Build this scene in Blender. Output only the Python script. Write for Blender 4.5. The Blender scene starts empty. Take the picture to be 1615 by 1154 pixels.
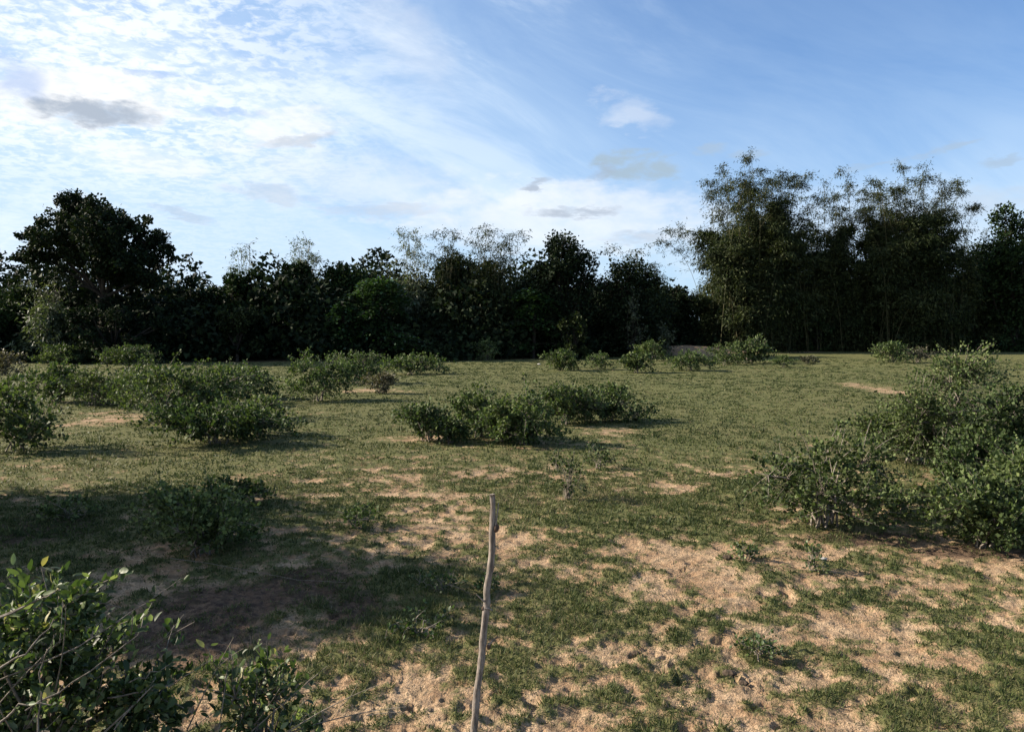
import bpy, math, random
import numpy as np
from mathutils import Vector, Matrix, Quaternion

# ---------------------------------------------------------------- camera, sky, sun, exposure
SC = bpy.context.scene
C = SC.collection
R = math.radians
CAM_H, F_PX, CX, CY, HORIZON = 1.6, 1243.0, 807.5, 577.0, 520.0
PITCH = math.atan((CY - HORIZON) / F_PX)
cam_d = bpy.data.cameras.new('camera'); cam = bpy.data.objects.new('camera', cam_d); C.objects.link(cam)
cam.location = (0, 0, CAM_H); cam.rotation_euler = (R(90) - PITCH, 0, 0)
cam_d.sensor_width = 36; cam_d.lens = F_PX / 1615 * 36; cam_d.clip_start = 0.05; cam_d.clip_end = 6000
SC.camera = cam
SUN_EL, SUN_AZ = R(28), R(-80)          # azimuth measured from +Y towards +X: the sun stands to the left, a little ahead
SKY_STRENGTH, SUN_STRENGTH = 0.05, 5.0
SC.view_settings.view_transform = 'Standard'; SC.view_settings.look = 'None'
SC.view_settings.exposure = 1.3; SC.view_settings.gamma = 1.0
SC.view_settings.use_curve_mapping = False


def ray(px, py):
    u = (px - CX) / F_PX; v = (CY - py) / F_PX
    return np.array([u, math.cos(PITCH) + v * math.sin(PITCH), -math.sin(PITCH) + v * math.cos(PITCH)])


def at(px, py, dist):
    d = ray(px, py); return np.array([0, 0, CAM_H]) + d / d[1] * dist


def on_ground(px, py, z=0.0):
    d = ray(px, py); return np.array([0, 0, CAM_H]) + d * ((z - CAM_H) / d[2])


class NT:
    """small helper for node trees"""
    def __init__(s, tree):
        s.t = tree; tree.nodes.clear()

    def n(s, kind, ins=None, **props):
        nd = s.t.nodes.new(kind)
        for k, v in props.items(): setattr(nd, k, v)
        for k, v in (ins or {}).items():
            if isinstance(v, bpy.types.NodeSocket): s.t.links.new(v, nd.inputs[k])
            else: nd.inputs[k].default_value = v
        return nd

    def m(s, op, a, b=None, c=None, clamp=False):
        ins = {0: a}
        if b is not None: ins[1] = b
        if c is not None: ins[2] = c
        return s.n('ShaderNodeMath', ins, operation=op, use_clamp=clamp).outputs[0]

    def step(s, v, lo, hi, a=0.0, b=1.0):
        return s.n('ShaderNodeMapRange', {'Value': v, 'From Min': lo, 'From Max': hi, 'To Min': a, 'To Max': b},
                   interpolation_type='SMOOTHSTEP').outputs[0]

    def mix(s, f, a, b, blend='MIX'):
        nd = s.n('ShaderNodeMix', {0: f, 6: a, 7: b}, data_type='RGBA', blend_type=blend)
        return nd.outputs[2]

    def noise(s, vec, scale, detail=5, rough=0.55, dist=0.0):
        return s.n('ShaderNodeTexNoise', {'Vector': vec, 'Scale': scale, 'Detail': detail, 'Roughness': rough, 'Distortion': dist}).outputs[0]


def build_world():
    w = bpy.data.worlds.new('World'); SC.world = w; w.use_nodes = True
    g = NT(w.node_tree)
    sky = g.n('ShaderNodeTexSky', sky_type='NISHITA', sun_disc=False, sun_elevation=SUN_EL, sun_rotation=SUN_AZ,
              air_density=1.0, dust_density=0.6, ozone_density=2.0)
    tc = g.n('ShaderNodeTexCoord').outputs['Generated']
    sp = g.n('ShaderNodeSeparateXYZ', {0: tc})
    x, y, z = sp.outputs
    zc = g.m('MAXIMUM', z, -0.02)
    az = g.m('ARCTAN2', x, y); el = g.m('ARCSINE', zc)
    # cloud layer coordinates: the direction carried to a high flat deck
    k = g.m('DIVIDE', 1.0, g.m('ADD', zc, 0.12))
    deck = g.n('ShaderNodeCombineXYZ', {0: g.m('MULTIPLY', x, k), 1: g.m('MULTIPLY', y, k), 2: 0.0}).outputs[0]
    ang = g.n('ShaderNodeCombineXYZ', {0: az, 1: g.m('MULTIPLY', el, 2.2), 2: 0.0}).outputs[0]
    # the streaks run down towards the right
    sa, ca = math.sin(R(-24)), math.cos(R(-24))
    su = g.m('ADD', g.m('MULTIPLY', az, ca), g.m('MULTIPLY', el, sa))
    sv = g.m('SUBTRACT', g.m('MULTIPLY', el, ca), g.m('MULTIPLY', az, sa))
    streak = g.n('ShaderNodeCombineXYZ', {0: g.m('MULTIPLY', su, 1.0), 1: g.m('MULTIPLY', sv, 3.4), 2: 0.3}).outputs[0]
    n_streak = g.noise(streak, 3.0, 7, 0.62, 0.7)
    n_soft = g.noise(ang, 2.2, 3, 0.5, 0.4)
    n_fine = g.noise(deck, 7.5, 6, 0.62, 0.3)
    n_mac = g.noise(deck, 24.0, 4, 0.6, 0.5)
    n_puff = g.noise(ang, 22.0, 6, 0.6, 0.2)
    # clear blue, slightly greyed by thin high cloud
    base = g.mix(1.0, sky.outputs[0], (.54, .95, 1.40, 1), 'MULTIPLY')
    col = base
    WH = 0.43 / SKY_STRENGTH
    white = (WH * 1.04, WH * 1.09, WH * 1.15, 1)
    # 1 thin veil: strong low down and to the left
    low = g.step(el, R(-2), R(24), 0.92, 0.22)
    left = g.m('MULTIPLY', g.step(az, R(-38), R(20), 0.70, 0.0), g.step(el, R(20), R(55), 1.0, 0.25))
    v = g.m('ADD', low, left)
    v = g.m('MULTIPLY', v, g.step(n_streak, 0.30, 0.68, 0.72, 1.15))
    v = g.m('MULTIPLY', v, g.step(n_soft, 0.3, 0.7, 0.75, 1.1))
    col = g.mix(g.m('MINIMUM', v, 0.95), col, (WH * 0.62, WH * 0.80, WH * 1.0, 1))
    # 2 broken high cloud, left and up
    fld = g.m('MULTIPLY', g.step(az, R(-26), R(-4), 1.0, 0.0), g.m('MULTIPLY', g.step(el, R(7), R(14), 0.25, 1.0), g.step(el, R(28), R(60), 1.0, 0.3)))
    cl = g.m('ADD', g.m('MULTIPLY', n_fine, 0.50), g.m('MULTIPLY', n_mac, 0.50))
    cl = g.m('MULTIPLY', g.step(cl, 0.42, 0.57, 0.0, 1.0), fld)
    col = g.mix(g.m('MULTIPLY', cl, 0.78), col, white)
    # 2b white feathering along the streaks
    st = g.m('MULTIPLY', g.step(n_streak, 0.50, 0.68, 0.0, 1.0), g.step(az, R(-20), R(22), 0.8, 0.0))
    st = g.m('MULTIPLY', st, g.step(el, R(25), R(50), 1.0, 0.3))
    col = g.mix(g.m('MULTIPLY', st, 0.42), col, white)

    # 3 single clouds: (px, py, half width px, half height px, tilt deg, amount, brightness rgb)
    def blob(px, py, hw, hh, tilt, soft_lo, soft_hi, namp, src):
        d = ray(px, py); a0 = math.atan2(d[0], d[1]); e0 = math.asin(d[2] / np.linalg.norm(d))
        da = g.m('ADD', g.m('SUBTRACT', az, a0), g.m('MULTIPLY', g.m('SUBTRACT', n_puff, 0.5), 0.025))
        de = g.m('ADD', g.m('SUBTRACT', el, e0), g.m('MULTIPLY', g.m('SUBTRACT', n_fine, 0.5), 0.035))
        c, s_ = math.cos(R(tilt)), math.sin(R(tilt))
        p = g.m('ADD', g.m('MULTIPLY', da, c), g.m('MULTIPLY', de, s_)); q = g.m('SUBTRACT', g.m('MULTIPLY', de, c), g.m('MULTIPLY', da, s_))
        p = g.m('DIVIDE', p, hw / F_PX); q = g.m('DIVIDE', q, hh / F_PX)
        r2 = g.m('ADD', g.m('MULTIPLY', p, p), g.m('MULTIPLY', q, q))
        val = g.m('ADD', g.m('SUBTRACT', 1.0, r2), g.m('MULTIPLY', g.m('SUBTRACT', src, 0.5), namp))
        return g.step(val, soft_lo, soft_hi)
    W, G, B = (0.97, 0.985, 1.0), (0.40, 0.47, 0.58), (0.30, 0.48, 0.86)
    clouds = [(880, 345, 330, 70, 0, 0.55, W, 1.6), (560, 290, 260, 60, -6, 0.35, W, 2.0), (200, 90, 330, 130, -10, 0.18, W, 1.2), (640, 60, 120, 60, -40, 0.25, W, 1.5), (1330, 370, 380, 80, 0, 0.3, W, 1.2),
              (100, 150, 190, 52, 4, 0.95, W, 3.4), (25, 120, 45, 34, -25, 0.55, B, 2.5), (150, 176, 95, 24, 2, 0.8, (0.33, 0.41, 0.53), 3.0),
              (262, 163, 42, 12, 4, 0.8, W, 3.0), (450, 205, 100, 32, 12, 0.72, W, 3.0), (470, 222, 70, 10, 12, 0.45, G, 3.0),
              (350, 178, 75, 9, 0, 0.45, B, 2.5), (255, 118, 60, 7, -6, 0.5, B, 4.0),
              (240, 255, 130, 26, -6, 0.5, W, 3.0), (290, 338, 60, 8, -14, 0.35, G, 2.0), (430, 305, 90, 16, -8, 0.3, G, 3.0), (600, 330, 120, 14, 0, 0.3, G, 3.0),
              (985, 172, 60, 30, -12, 0.22, W, 3.4), (1022, 192, 56, 20, -10, 0.18, W, 3.4), (1000, 262, 90, 28, -6, 1.0, (0.40, 0.53, 0.66), 4.2), (948, 272, 30, 15, 20, 0.4, G, 3.2),
              (880, 312, 120, 34, 0, 0.28, W, 2.0), (845, 290, 32, 9, 18, 0.75, G, 3.0), (905, 334, 82, 12, 0, 0.75, G, 2.6), (1000, 375, 60, 12, 0, 0.4, G, 3.0),
              (1120, 236, 30, 11, 0, 0.6, (0.42, 0.54, 0.68), 3.0), (1180, 242, 40, 9, 0, 0.55, (0.42, 0.54, 0.68), 3.0),
              (1500, 232, 44, 9, 10, 0.6, (0.42, 0.54, 0.68), 3.0), (1390, 258, 90, 6, 8, 0.4, (0.42, 0.54, 0.68), 3.0), (1582, 254, 34, 9, 4, 0.65, (0.42, 0.54, 0.68), 3.0),
              (1540, 320, 90, 26, 0, 0.3, (0.46, 0.56, 0.68), 3.0)]
    for (px, py, hw, hh, t, amt, c, na) in clouds:
        mk = blob(px, py, hw, hh, t, 0.0, 1.1, na, n_puff)
        col = g.mix(g.m('MULTIPLY', mk, amt), col, tuple(q * WH for q in c) + (1,))
    bg = g.n('ShaderNodeBackground', {'Color': col, 'Strength': SKY_STRENGTH})
    out = g.n('ShaderNodeOutputWorld', {'Surface': bg.outputs[0]})


build_world()
sun_d = bpy.data.lights.new('sun', 'SUN'); sun_d.energy = SUN_STRENGTH; sun_d.angle = R(0.6); sun_d.color = (1.0, 0.88, 0.72)
sun = bpy.data.objects.new('sun', sun_d); C.objects.link(sun)
SUN_DIR = Vector((math.sin(SUN_AZ) * math.cos(SUN_EL), math.cos(SUN_AZ) * math.cos(SUN_EL), math.sin(SUN_EL)))
sun.rotation_euler = SUN_DIR.to_track_quat('Z', 'Y').to_euler()
SC.cycles.max_bounces = 5; SC.cycles.diffuse_bounces = 2; SC.cycles.transparent_max_bounces = 4
SC.cycles.use_denoising = True


# ---------------------------------------------------------------- numpy helpers
def _hash(ix, iy, seed):
    h = (ix.astype(np.int64) * 374761393 + iy.astype(np.int64) * 668265263 + seed * 1442695041) & 0xFFFFFFFF
    h = ((h ^ (h >> 13)) * 1274126177) & 0xFFFFFFFF
    h = ((h ^ (h >> 16)) * 2246822519) & 0xFFFFFFFF
    return ((h ^ (h >> 15)) & 0xFFFFFF) / float(0xFFFFFF)


def vnoise(x, y, seed=0):
    ix, iy = np.floor(x), np.floor(y); fx, fy = x - ix, y - iy
    u = fx * fx * (3 - 2 * fx); v = fy * fy * (3 - 2 * fy)
    a, b = _hash(ix, iy, seed), _hash(ix + 1, iy, seed); c, d = _hash(ix, iy + 1, seed), _hash(ix + 1, iy + 1, seed)
    return (a * (1 - u) + b * u) * (1 - v) + (c * (1 - u) + d * u) * v


def fbm(x, y, seed=0, octv=4, gain=0.5):
    s, amp, t = 0, 1.0, 0
    for o in range(octv):
        ca, sa = math.cos(o * 1.1), math.sin(o * 1.1)
        s = s + amp * vnoise((x * ca - y * sa) * 2 ** o + o * 17.3, (x * sa + y * ca) * 2 ** o - o * 9.1, seed + o); t += amp; amp *= gain
    return s / t


def sstep(v, a, b):
    t = np.clip((v - a) / (b - a), 0, 1); return t * t * (3 - 2 * t)


rng_pit = np.random.default_rng(5)
PITS = []      # trodden hollows in the sand of the near pasture
for i in range(60):
    yy = rng_pit.uniform(3.0, 7.5); xx = rng_pit.uniform(-0.35, 0.68) * yy
    PITS.append((xx, yy, rng_pit.uniform(0.018, 0.045), rng_pit.uniform(0.012, 0.035), rng_pit.uniform(0, 3.14)))
DEEP = [(1150, 1066, 0.05, 0.06), (1172, 1077, 0.035, 0.045), (1003, 1033, 0.035, 0.045), (1068, 1072, 0.035, 0.05), (1240, 1142, 0.045, 0.05),
        (1060, 1050, 0.03, 0.04), (1047, 1040, 0.03, 0.04), (1440, 1100, 0.05, 0.04), (1190, 1120, 0.04, 0.04)]
for (px, py, r_, dp) in DEEP:
    p = on_ground(px, py); PITS.append((p[0], p[1], r_ * .85, dp * .6, px * .013))


def base_height(x, y):
    r = np.hypot(x, y)
    h = (fbm(x * 0.09 + 3, y * 0.09, 11, 3) - 0.5) * 0.30 * sstep(r, 6, 25)
    h = h + (fbm(x * 0.9, y * 0.9, 21, 3) - 0.5) * 0.055
    # low sand bank by the gap between the thickets
    bx, by = at(1085, 548, 52)[:2]
    h = h + 0.55 * np.exp(-(((x - bx) / 3.5) ** 2 + ((y - by) / 2.5) ** 2))
    return h


SAND = []      # bare sandy patches given in the photograph and carried to the ground: (x, y, rx, ry, strength)
for (px, py, wpx, ry, s_) in [(165, 662, 75, 1.5, .55), (150, 650, 60, 1.0, .35), (1400, 618, 50, 2.4, .7), (1350, 606, 45, 1.6, .5), (1440, 590, 70, 3.0, .25), (590, 616, 110, 1.2, .55),
                              (1425, 1000, 60, .12, .6), (1300, 985, 60, .1, .75), (1580, 897, 60, .14, .9), (1060, 890, 120, .35, .7), (840, 850, 90, .3, .75), (1100, 930, 160, .4, .5),
                              (1330, 985, 50, .12, .8), (1050, 860, 110, .3, .5), (330, 980, 170, .8, .6), (720, 810, 90, .5, .25), (740, 745, 170, 1.2, .12), (1200, 1050, 320, .6, .35),
                              (440, 650, 90, .7, .35), (1220, 870, 120, .3, .4), (1480, 865, 90, .3, .55), (610, 1080, 110, .35, .4), (950, 1060, 160, .35, .4), (1000, 1130, 300, .3, .3),
                              (1085, 556, 70, 3.0, 1.2), (1180, 556, 90, 2.0, .7), (660, 690, 40, .4, .5), (1070, 775, 40, .25, .6), (960, 680, 60, .6, .35)]:
    p = on_ground(px, py); SAND.append((p[0], p[1], wpx / F_PX * p[1], ry, s_))
GREEN = []     # denser growth
for (px, py, wpx, ry, s_) in [(900, 815, 130, .6, .45), (640, 990, 90, .5, .6), (700, 930, 90, .5, .5), (1050, 790, 200, .7, .3), (1180, 900, 70, .25, .4), (1210, 1020, 90, .3, .5), (1390, 960, 90, .25, .4),
                              (1100, 840, 120, .3, .45), (890, 960, 110, .35, .5), (1500, 1000, 60, .2, .3), (900, 1075, 110, .2, .3), (1400, 1110, 70, .2, .2), (80, 830, 160, 1.0, .3)]:
    p = on_ground(px, py); GREEN.append((p[0], p[1], wpx / F_PX * p[1], ry, s_))
EDGE_PTS = [(-200, 37), (0, 38), (400, 40), (700, 42), (850, 45), (1050, 50), (1200, 54), (1400, 58), (1615, 60), (1900, 60)]


def edge_y(x, y):
    """distance of the wood's front edge along the view line through (x, y)"""
    px = CX + F_PX * x / np.maximum(y, 0.1)
    return np.interp(px, [e[0] for e in EDGE_PTS], [e[1] for e in EDGE_PTS])


def cover(x, y):
    r = np.hypot(x, y)
    b = np.interp(y, [0, 3.2, 4.2, 5.5, 7.5, 10, 14, 22, 60], [.57, .57, .575, .59, .63, .69, .82, .92, .94])
    b = b + 0.07 * sstep(-x / np.maximum(y, .1), 0.0, .5) * sstep(y, 5.5, 8) + 0.05 * sstep(x / np.maximum(y, .1), 0.1, .5) * sstep(y, 7, 9)
    n = (fbm(x * 1.3, y * 1.3, 31, 3) - .5) * 0.30 + (fbm(x * 4.5, y * 4.5, 41, 3) - .5) * 0.52 + (fbm(x * 13, y * 13, 43, 2) - .5) * 0.66
    n = n * np.interp(y, [0, 10, 25, 60], [1, .9, .45, .3])
    c = b + n
    px = CX + F_PX * x / np.maximum(y, .1); e = np.interp(px, [q[0] for q in EDGE_PTS], [q[1] for q in EDGE_PTS])
    c = c - .5 * sstep(px, 1020, 1120) * np.exp(-((y - e + 1.2) / 1.3) ** 2)
    for (sx, sy, rx, ry, s_) in SAND: c = c - s_ * float(np.interp(sy, [6, 9], [.26, .75])) * np.exp(-(((x - sx) / rx) ** 2 + ((y - sy) / ry) ** 2))
    for (sx, sy, rx, ry, s_) in GREEN: c = c + s_ * .36 * np.exp(-(((x - sx) / rx) ** 2 + ((y - sy) / ry) ** 2))
    return c


def height(x, y, pits=True):
    x = np.asarray(x, float); y = np.asarray(y, float)
    h = base_height(x, y)
    r = np.hypot(x, y)
    near = 1 - sstep(r, 9, 16)
    c = cover(x, y)
    h = h + near * ((fbm(x * 7, y * 7, 51, 3) - .5) * 0.030 + (np.abs(fbm(x * 24, y * 24, 53, 2) - .5) * 2 - .25) * -0.024 * (1 - sstep(r, 6, 9)) + sstep(c, .35, .7) * 0.018)
    if pits and h.ndim >= 1 and h.size > 50:
        for (a, b, rr, dp, t) in PITS:
            m = (np.abs(x - a) < rr * 3.2) & (np.abs(y - b) < rr * 3.2)
            if m.any():
                dx, dy = x[m] - a, y[m] - b
                ca, sa = math.cos(t), math.sin(t); u = (dx * ca + dy * sa) / (rr * 1.35); v = (dy * ca - dx * sa) / (rr * .8)
                q = np.sqrt(u * u + v * v) + (fbm(x[m] * 22, y[m] * 22, 77, 2) - .5) * 1.3
                h[m] += -dp * (1 - sstep(q, .55, 1.15)) + dp * .28 * np.exp(-((q - 1.45) / .35) ** 2)
    return h


def hz(x, y):
    return float(height(np.array([x]), np.array([y]))[0])


# ---------------------------------------------------------------- object helpers
def tag(o, label=None, cat=None, group=None, kind=None):
    if label: o['label'] = label
    if cat: o['category'] = cat
    if group: o['group'] = group
    if kind: o['kind'] = kind
    return o


def thing(name, loc, label, cat, group=None, rz=0.0):
    o = bpy.data.objects.new(name, None); C.objects.link(o); o.location = tuple(float(v) for v in loc); o.rotation_euler.z = rz
    o.empty_display_size = 0.2
    return tag(o, label, cat, group)


def mesh_np(name, verts, faces, m, parent=None, rnd=None, smooth=False, extra=None):
    """faces: (N,k) int array with one corner count"""
    me = bpy.data.meshes.new(name)
    verts = np.asarray(verts, np.float32); faces = np.asarray(faces, np.int32)
    nf, k = faces.shape
    me.vertices.add(len(verts)); me.vertices.foreach_set('co', verts.ravel())
    me.loops.add(nf * k); me.loops.foreach_set('vertex_index', faces.ravel())
    me.polygons.add(nf); me.polygons.foreach_set('loop_start', np.arange(0, nf * k, k, dtype=np.int32))
    me.polygons.foreach_set('loop_total', np.full(nf, k, np.int32))
    if smooth: me.polygons.foreach_set('use_smooth', np.ones(nf, bool))
    me.update(calc_edges=True)
    for an, arr in ([('rnd', rnd)] if rnd is not None else []) + list((extra or {}).items()):
        a = me.attributes.new(an, 'FLOAT', 'POINT'); a.data.foreach_set('value', np.asarray(arr, np.float32))
    me.materials.append(m)
    o = bpy.data.objects.new(name, me); C.objects.link(o)
    if parent is not None: o.parent = parent
    return o


RHOMB = (np.array([[0, 0, 0], [.40, .50, .10], [0, 1, 0], [-.40, .50, .10]]), np.array([[0, 1, 2], [0, 2, 3]]))
OVAL = (np.array([[0, 0, 0], [.30, .25, .07], [.36, .62, .08], [0, 1, -.06], [-.36, .62, .08], [-.30, .25, .07]]),
        np.array([[0, 1, 2], [0, 2, 3], [0, 3, 4], [0, 4, 5]]))
TRI_LEAF = (np.array([[.42, .1, 0], [-.42, .1, .05], [0, 1.0, 0]]), np.array([[0, 1, 2]]))
OVAL_SLIM = (OVAL[0] * np.array([.72, 1, 1.6]), OVAL[1])
SLIM = (np.array([[0, 0, 0], [.13, .35, .02], [0, 1, -.12], [-.13, .35, .02]]), np.array([[0, 1, 2], [0, 2, 3]]))


def unit(a):
    return a / np.maximum(np.linalg.norm(a, axis=-1, keepdims=True), 1e-9)


def leaf_frames(axis, nrm):
    a = unit(axis); s = unit(np.cross(a, nrm)); n = np.cross(s, a)
    return s, a, n


def leaf_mesh(name, pos, axis, nrm, size, tmpl, m, parent, rng, tint=None):
    V, Fc = tmpl; N = len(pos)
    s, a, n = leaf_frames(axis, nrm); size = np.broadcast_to(np.asarray(size, float), (N,))[:, None, None]
    P = pos[:, None, :] + size * (V[None, :, 0:1] * s[:, None] + V[None, :, 1:2] * a[:, None] + V[None, :, 2:3] * n[:, None])
    idx = Fc[None] + (np.arange(N) * len(V))[:, None, None]
    r = rng.random(N) if tint is None else np.clip(tint + rng.normal(0, .03, N), 0, 1)
    return mesh_np(name, P.reshape(-1, 3), idx.reshape(-1, 3), m, parent, rnd=np.repeat(r, len(V)))


def tube_arrays(lines, sides=5):
    """lines: list of (points (n,3), radii (n,))"""
    vs, fs, off = [], [], 0
    ang = np.linspace(0, 2 * np.pi, sides, endpoint=False)
    for pts, rad in lines:
        pts = np.asarray(pts, float); n = len(pts); rad = np.broadcast_to(np.asarray(rad, float), (n,))
        t = unit(np.gradient(pts, axis=0)); ref = np.array([0.3, 0.9, 0.2]) if abs(t[0][2]) > .6 else np.array([0, 0, 1.0])
        s = unit(np.cross(t, ref)); u = np.cross(s, t)
        ring = pts[:, None] + rad[:, None, None] * (np.cos(ang)[None, :, None] * s[:, None] + np.sin(ang)[None, :, None] * u[:, None])
        vs.append(ring.reshape(-1, 3))
        i = np.arange(n - 1)[:, None] * sides; j = np.arange(sides)[None]
        q = np.stack([i + j, i + (j + 1) % sides, i + sides + (j + 1) % sides, i + sides + j], -1).reshape(-1, 4) + off
        fs.append(q); off += n * sides
    return np.concatenate(vs), np.concatenate(fs)


def tubes(name, lines, m, parent, sides=5, rng=None):
    v, f = tube_arrays(lines, sides)
    return mesh_np(name, v, f, m, parent, smooth=True)


def bez(p0, p1, p2, n):
    t = np.linspace(0, 1, n)[:, None]
    return (1 - t) ** 2 * np.asarray(p0) + 2 * t * (1 - t) * np.asarray(p1) + t ** 2 * np.asarray(p2)


# ---------------------------------------------------------------- materials
def new_mat(name):
    m = bpy.data.materials.new(name); m.use_nodes = True
    return m, NT(m.node_tree)


def leaf_mat(name, ramp, trans=0.28, rough=0.5, spec=0.35, big=0.5):
    m, g = new_mat(name)
    r = g.n('ShaderNodeAttribute', attribute_name='rnd').outputs['Fac']
    cr = g.n('ShaderNodeValToRGB', {0: r}); e = cr.color_ramp.elements
    for i, (p, c) in enumerate(ramp):
        if i < 2: e[i].position = p; el = e[i]
        else: el = e.new(p)
        el.color = tuple(c) + (1,)
    pos = g.n('ShaderNodeNewGeometry').outputs['Position']
    nz = g.noise(pos, big, 3)
    col = g.mix(g.step(nz, .3, .7, 0.0, 1.0), g.mix(1.0, cr.outputs[0], (.55, .62, .54, 1), 'MULTIPLY'), g.mix(1.0, cr.outputs[0], (.95, .90, .78, 1), 'MULTIPLY'))
    b = g.n('ShaderNodeBsdfPrincipled', {'Base Color': col, 'Roughness': rough, 'Specular IOR Level': spec})
    tcol = g.mix(1.0, col, (1.5, 1.7, .7, 1), 'MULTIPLY')
    t = g.n('ShaderNodeBsdfTranslucent', {'Color': tcol})
    mx = g.n('ShaderNodeMixShader', {0: trans, 1: b.outputs[0], 2: t.outputs[0]})
    g.n('ShaderNodeOutputMaterial', {'Surface': mx.outputs[0]})
    return m


def bark_mat(name, c1, c2, scale=30, rough=.85):
    m, g = new_mat(name)
    pos = g.n('ShaderNodeTexCoord').outputs['Object']
    mp = g.n('ShaderNodeMapping', {'Vector': pos, 'Scale': (1, 1, .25)}).outputs[0]
    nz = g.noise(mp, scale, 6, .65)
    col = g.mix(g.step(nz, .35, .65), c1 + (1,), c2 + (1,))
    bp = g.n('ShaderNodeBump', {'Height': nz, 'Strength': .5, 'Distance': .01})
    b = g.n('ShaderNodeBsdfPrincipled', {'Base Color': col, 'Roughness': rough, 'Normal': bp.outputs[0], 'Specular IOR Level': .2})
    g.n('ShaderNodeOutputMaterial', {'Surface': b.outputs[0]})
    return m


M = {}
M['shrub'] = leaf_mat('shrub_leaves', [(0, (.022, .034, .015)), (.4, (.050, .074, .030)), (.75, (.105, .145, .058)), (1, (.18, .22, .10))], .2, .62, .15)
M['shrub_near'] = leaf_mat('near_shrub_leaves', [(0, (.022, .040, .017)), (.45, (.050, .080, .032)), (.8, (.12, .165, .07)), (.97, (.24, .28, .17)), (1, (.30, .25, .12))], .25, .5, .25, 6)
M['shrub_dry'] = leaf_mat('dry_shrub_leaves', [(0, (.05, .05, .03)), (.5, (.09, .085, .055)), (1, (.15, .13, .09))], .15, .6, .3)
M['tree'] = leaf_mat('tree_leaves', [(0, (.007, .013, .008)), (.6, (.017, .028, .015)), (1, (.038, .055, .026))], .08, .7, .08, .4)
M['tree_green'] = leaf_mat('green_tree_leaves', [(0, (.010, .020, .010)), (.6, (.024, .044, .018)), (1, (.050, .080, .030))], .10, .7, .08, .4)
M['bamboo'] = leaf_mat('bamboo_leaves', [(0, (.010, .015, .007)), (.5, (.028, .040, .017)), (1, (.088, .104, .046))], .2, .65, .12, .35)
M['bamboo_pale'] = leaf_mat('pale_bamboo_leaves', [(0, (.06, .075, .05)), (.5, (.09, .11, .07)), (1, (.14, .16, .11))], .25, .55, .3, .35)
M['bark'] = bark_mat('grey_bark', (.10, .085, .07), (.22, .19, .16))
M['bark_dark'] = bark_mat('dark_bark', (.018, .015, .012), (.045, .036, .028), 6)
M['twig'] = bark_mat('pale_twig_bark', (.09, .075, .06), (.22, .19, .155), 60)
M['culm'] = bark_mat('bamboo_culm', (.035, .040, .016), (.085, .075, .035), 8, .6)
M['stake'] = bark_mat('stake_bark', (.10, .082, .068), (.25, .215, .185), 90)
M['stake_dark'] = bark_mat('stake_knot', (.03, .02, .015), (.09, .06, .045), 90)
M['clod'] = bark_mat('dark_earth', (.03, .022, .016), (.075, .055, .04), 60, .95)
M['stone'] = bark_mat('pale_stone', (.3, .28, .25), (.5, .47, .43), 50, .8)


def grass_mat():
    m, g = new_mat('grass_blades')
    r = g.n('ShaderNodeAttribute', attribute_name='rnd').outputs['Fac']
    cr = g.n('ShaderNodeValToRGB', {0: r}); e = cr.color_ramp.elements
    e[0].position = 0; e[0].color = (.030, .045, .015, 1); e[1].position = 1; e[1].color = (.22, .17, .10, 1)
    for p, c in ((.40, (.066, .088, .026)), (.64, (.118, .128, .046)), (.82, (.17, .15, .078))):
        el = e.new(p); el.color = c + (1,)
    b = g.n('ShaderNodeBsdfPrincipled', {'Base Color': cr.outputs[0], 'Roughness': .6, 'Specular IOR Level': .2})
    t = g.n('ShaderNodeBsdfTranslucent', {'Color': cr.outputs[0]})
    mx = g.n('ShaderNodeMixShader', {0: .3, 1: b.outputs[0], 2: t.outputs[0]})
    g.n('ShaderNodeOutputMaterial', {'Surface': mx.outputs[0]})
    return m


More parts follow.
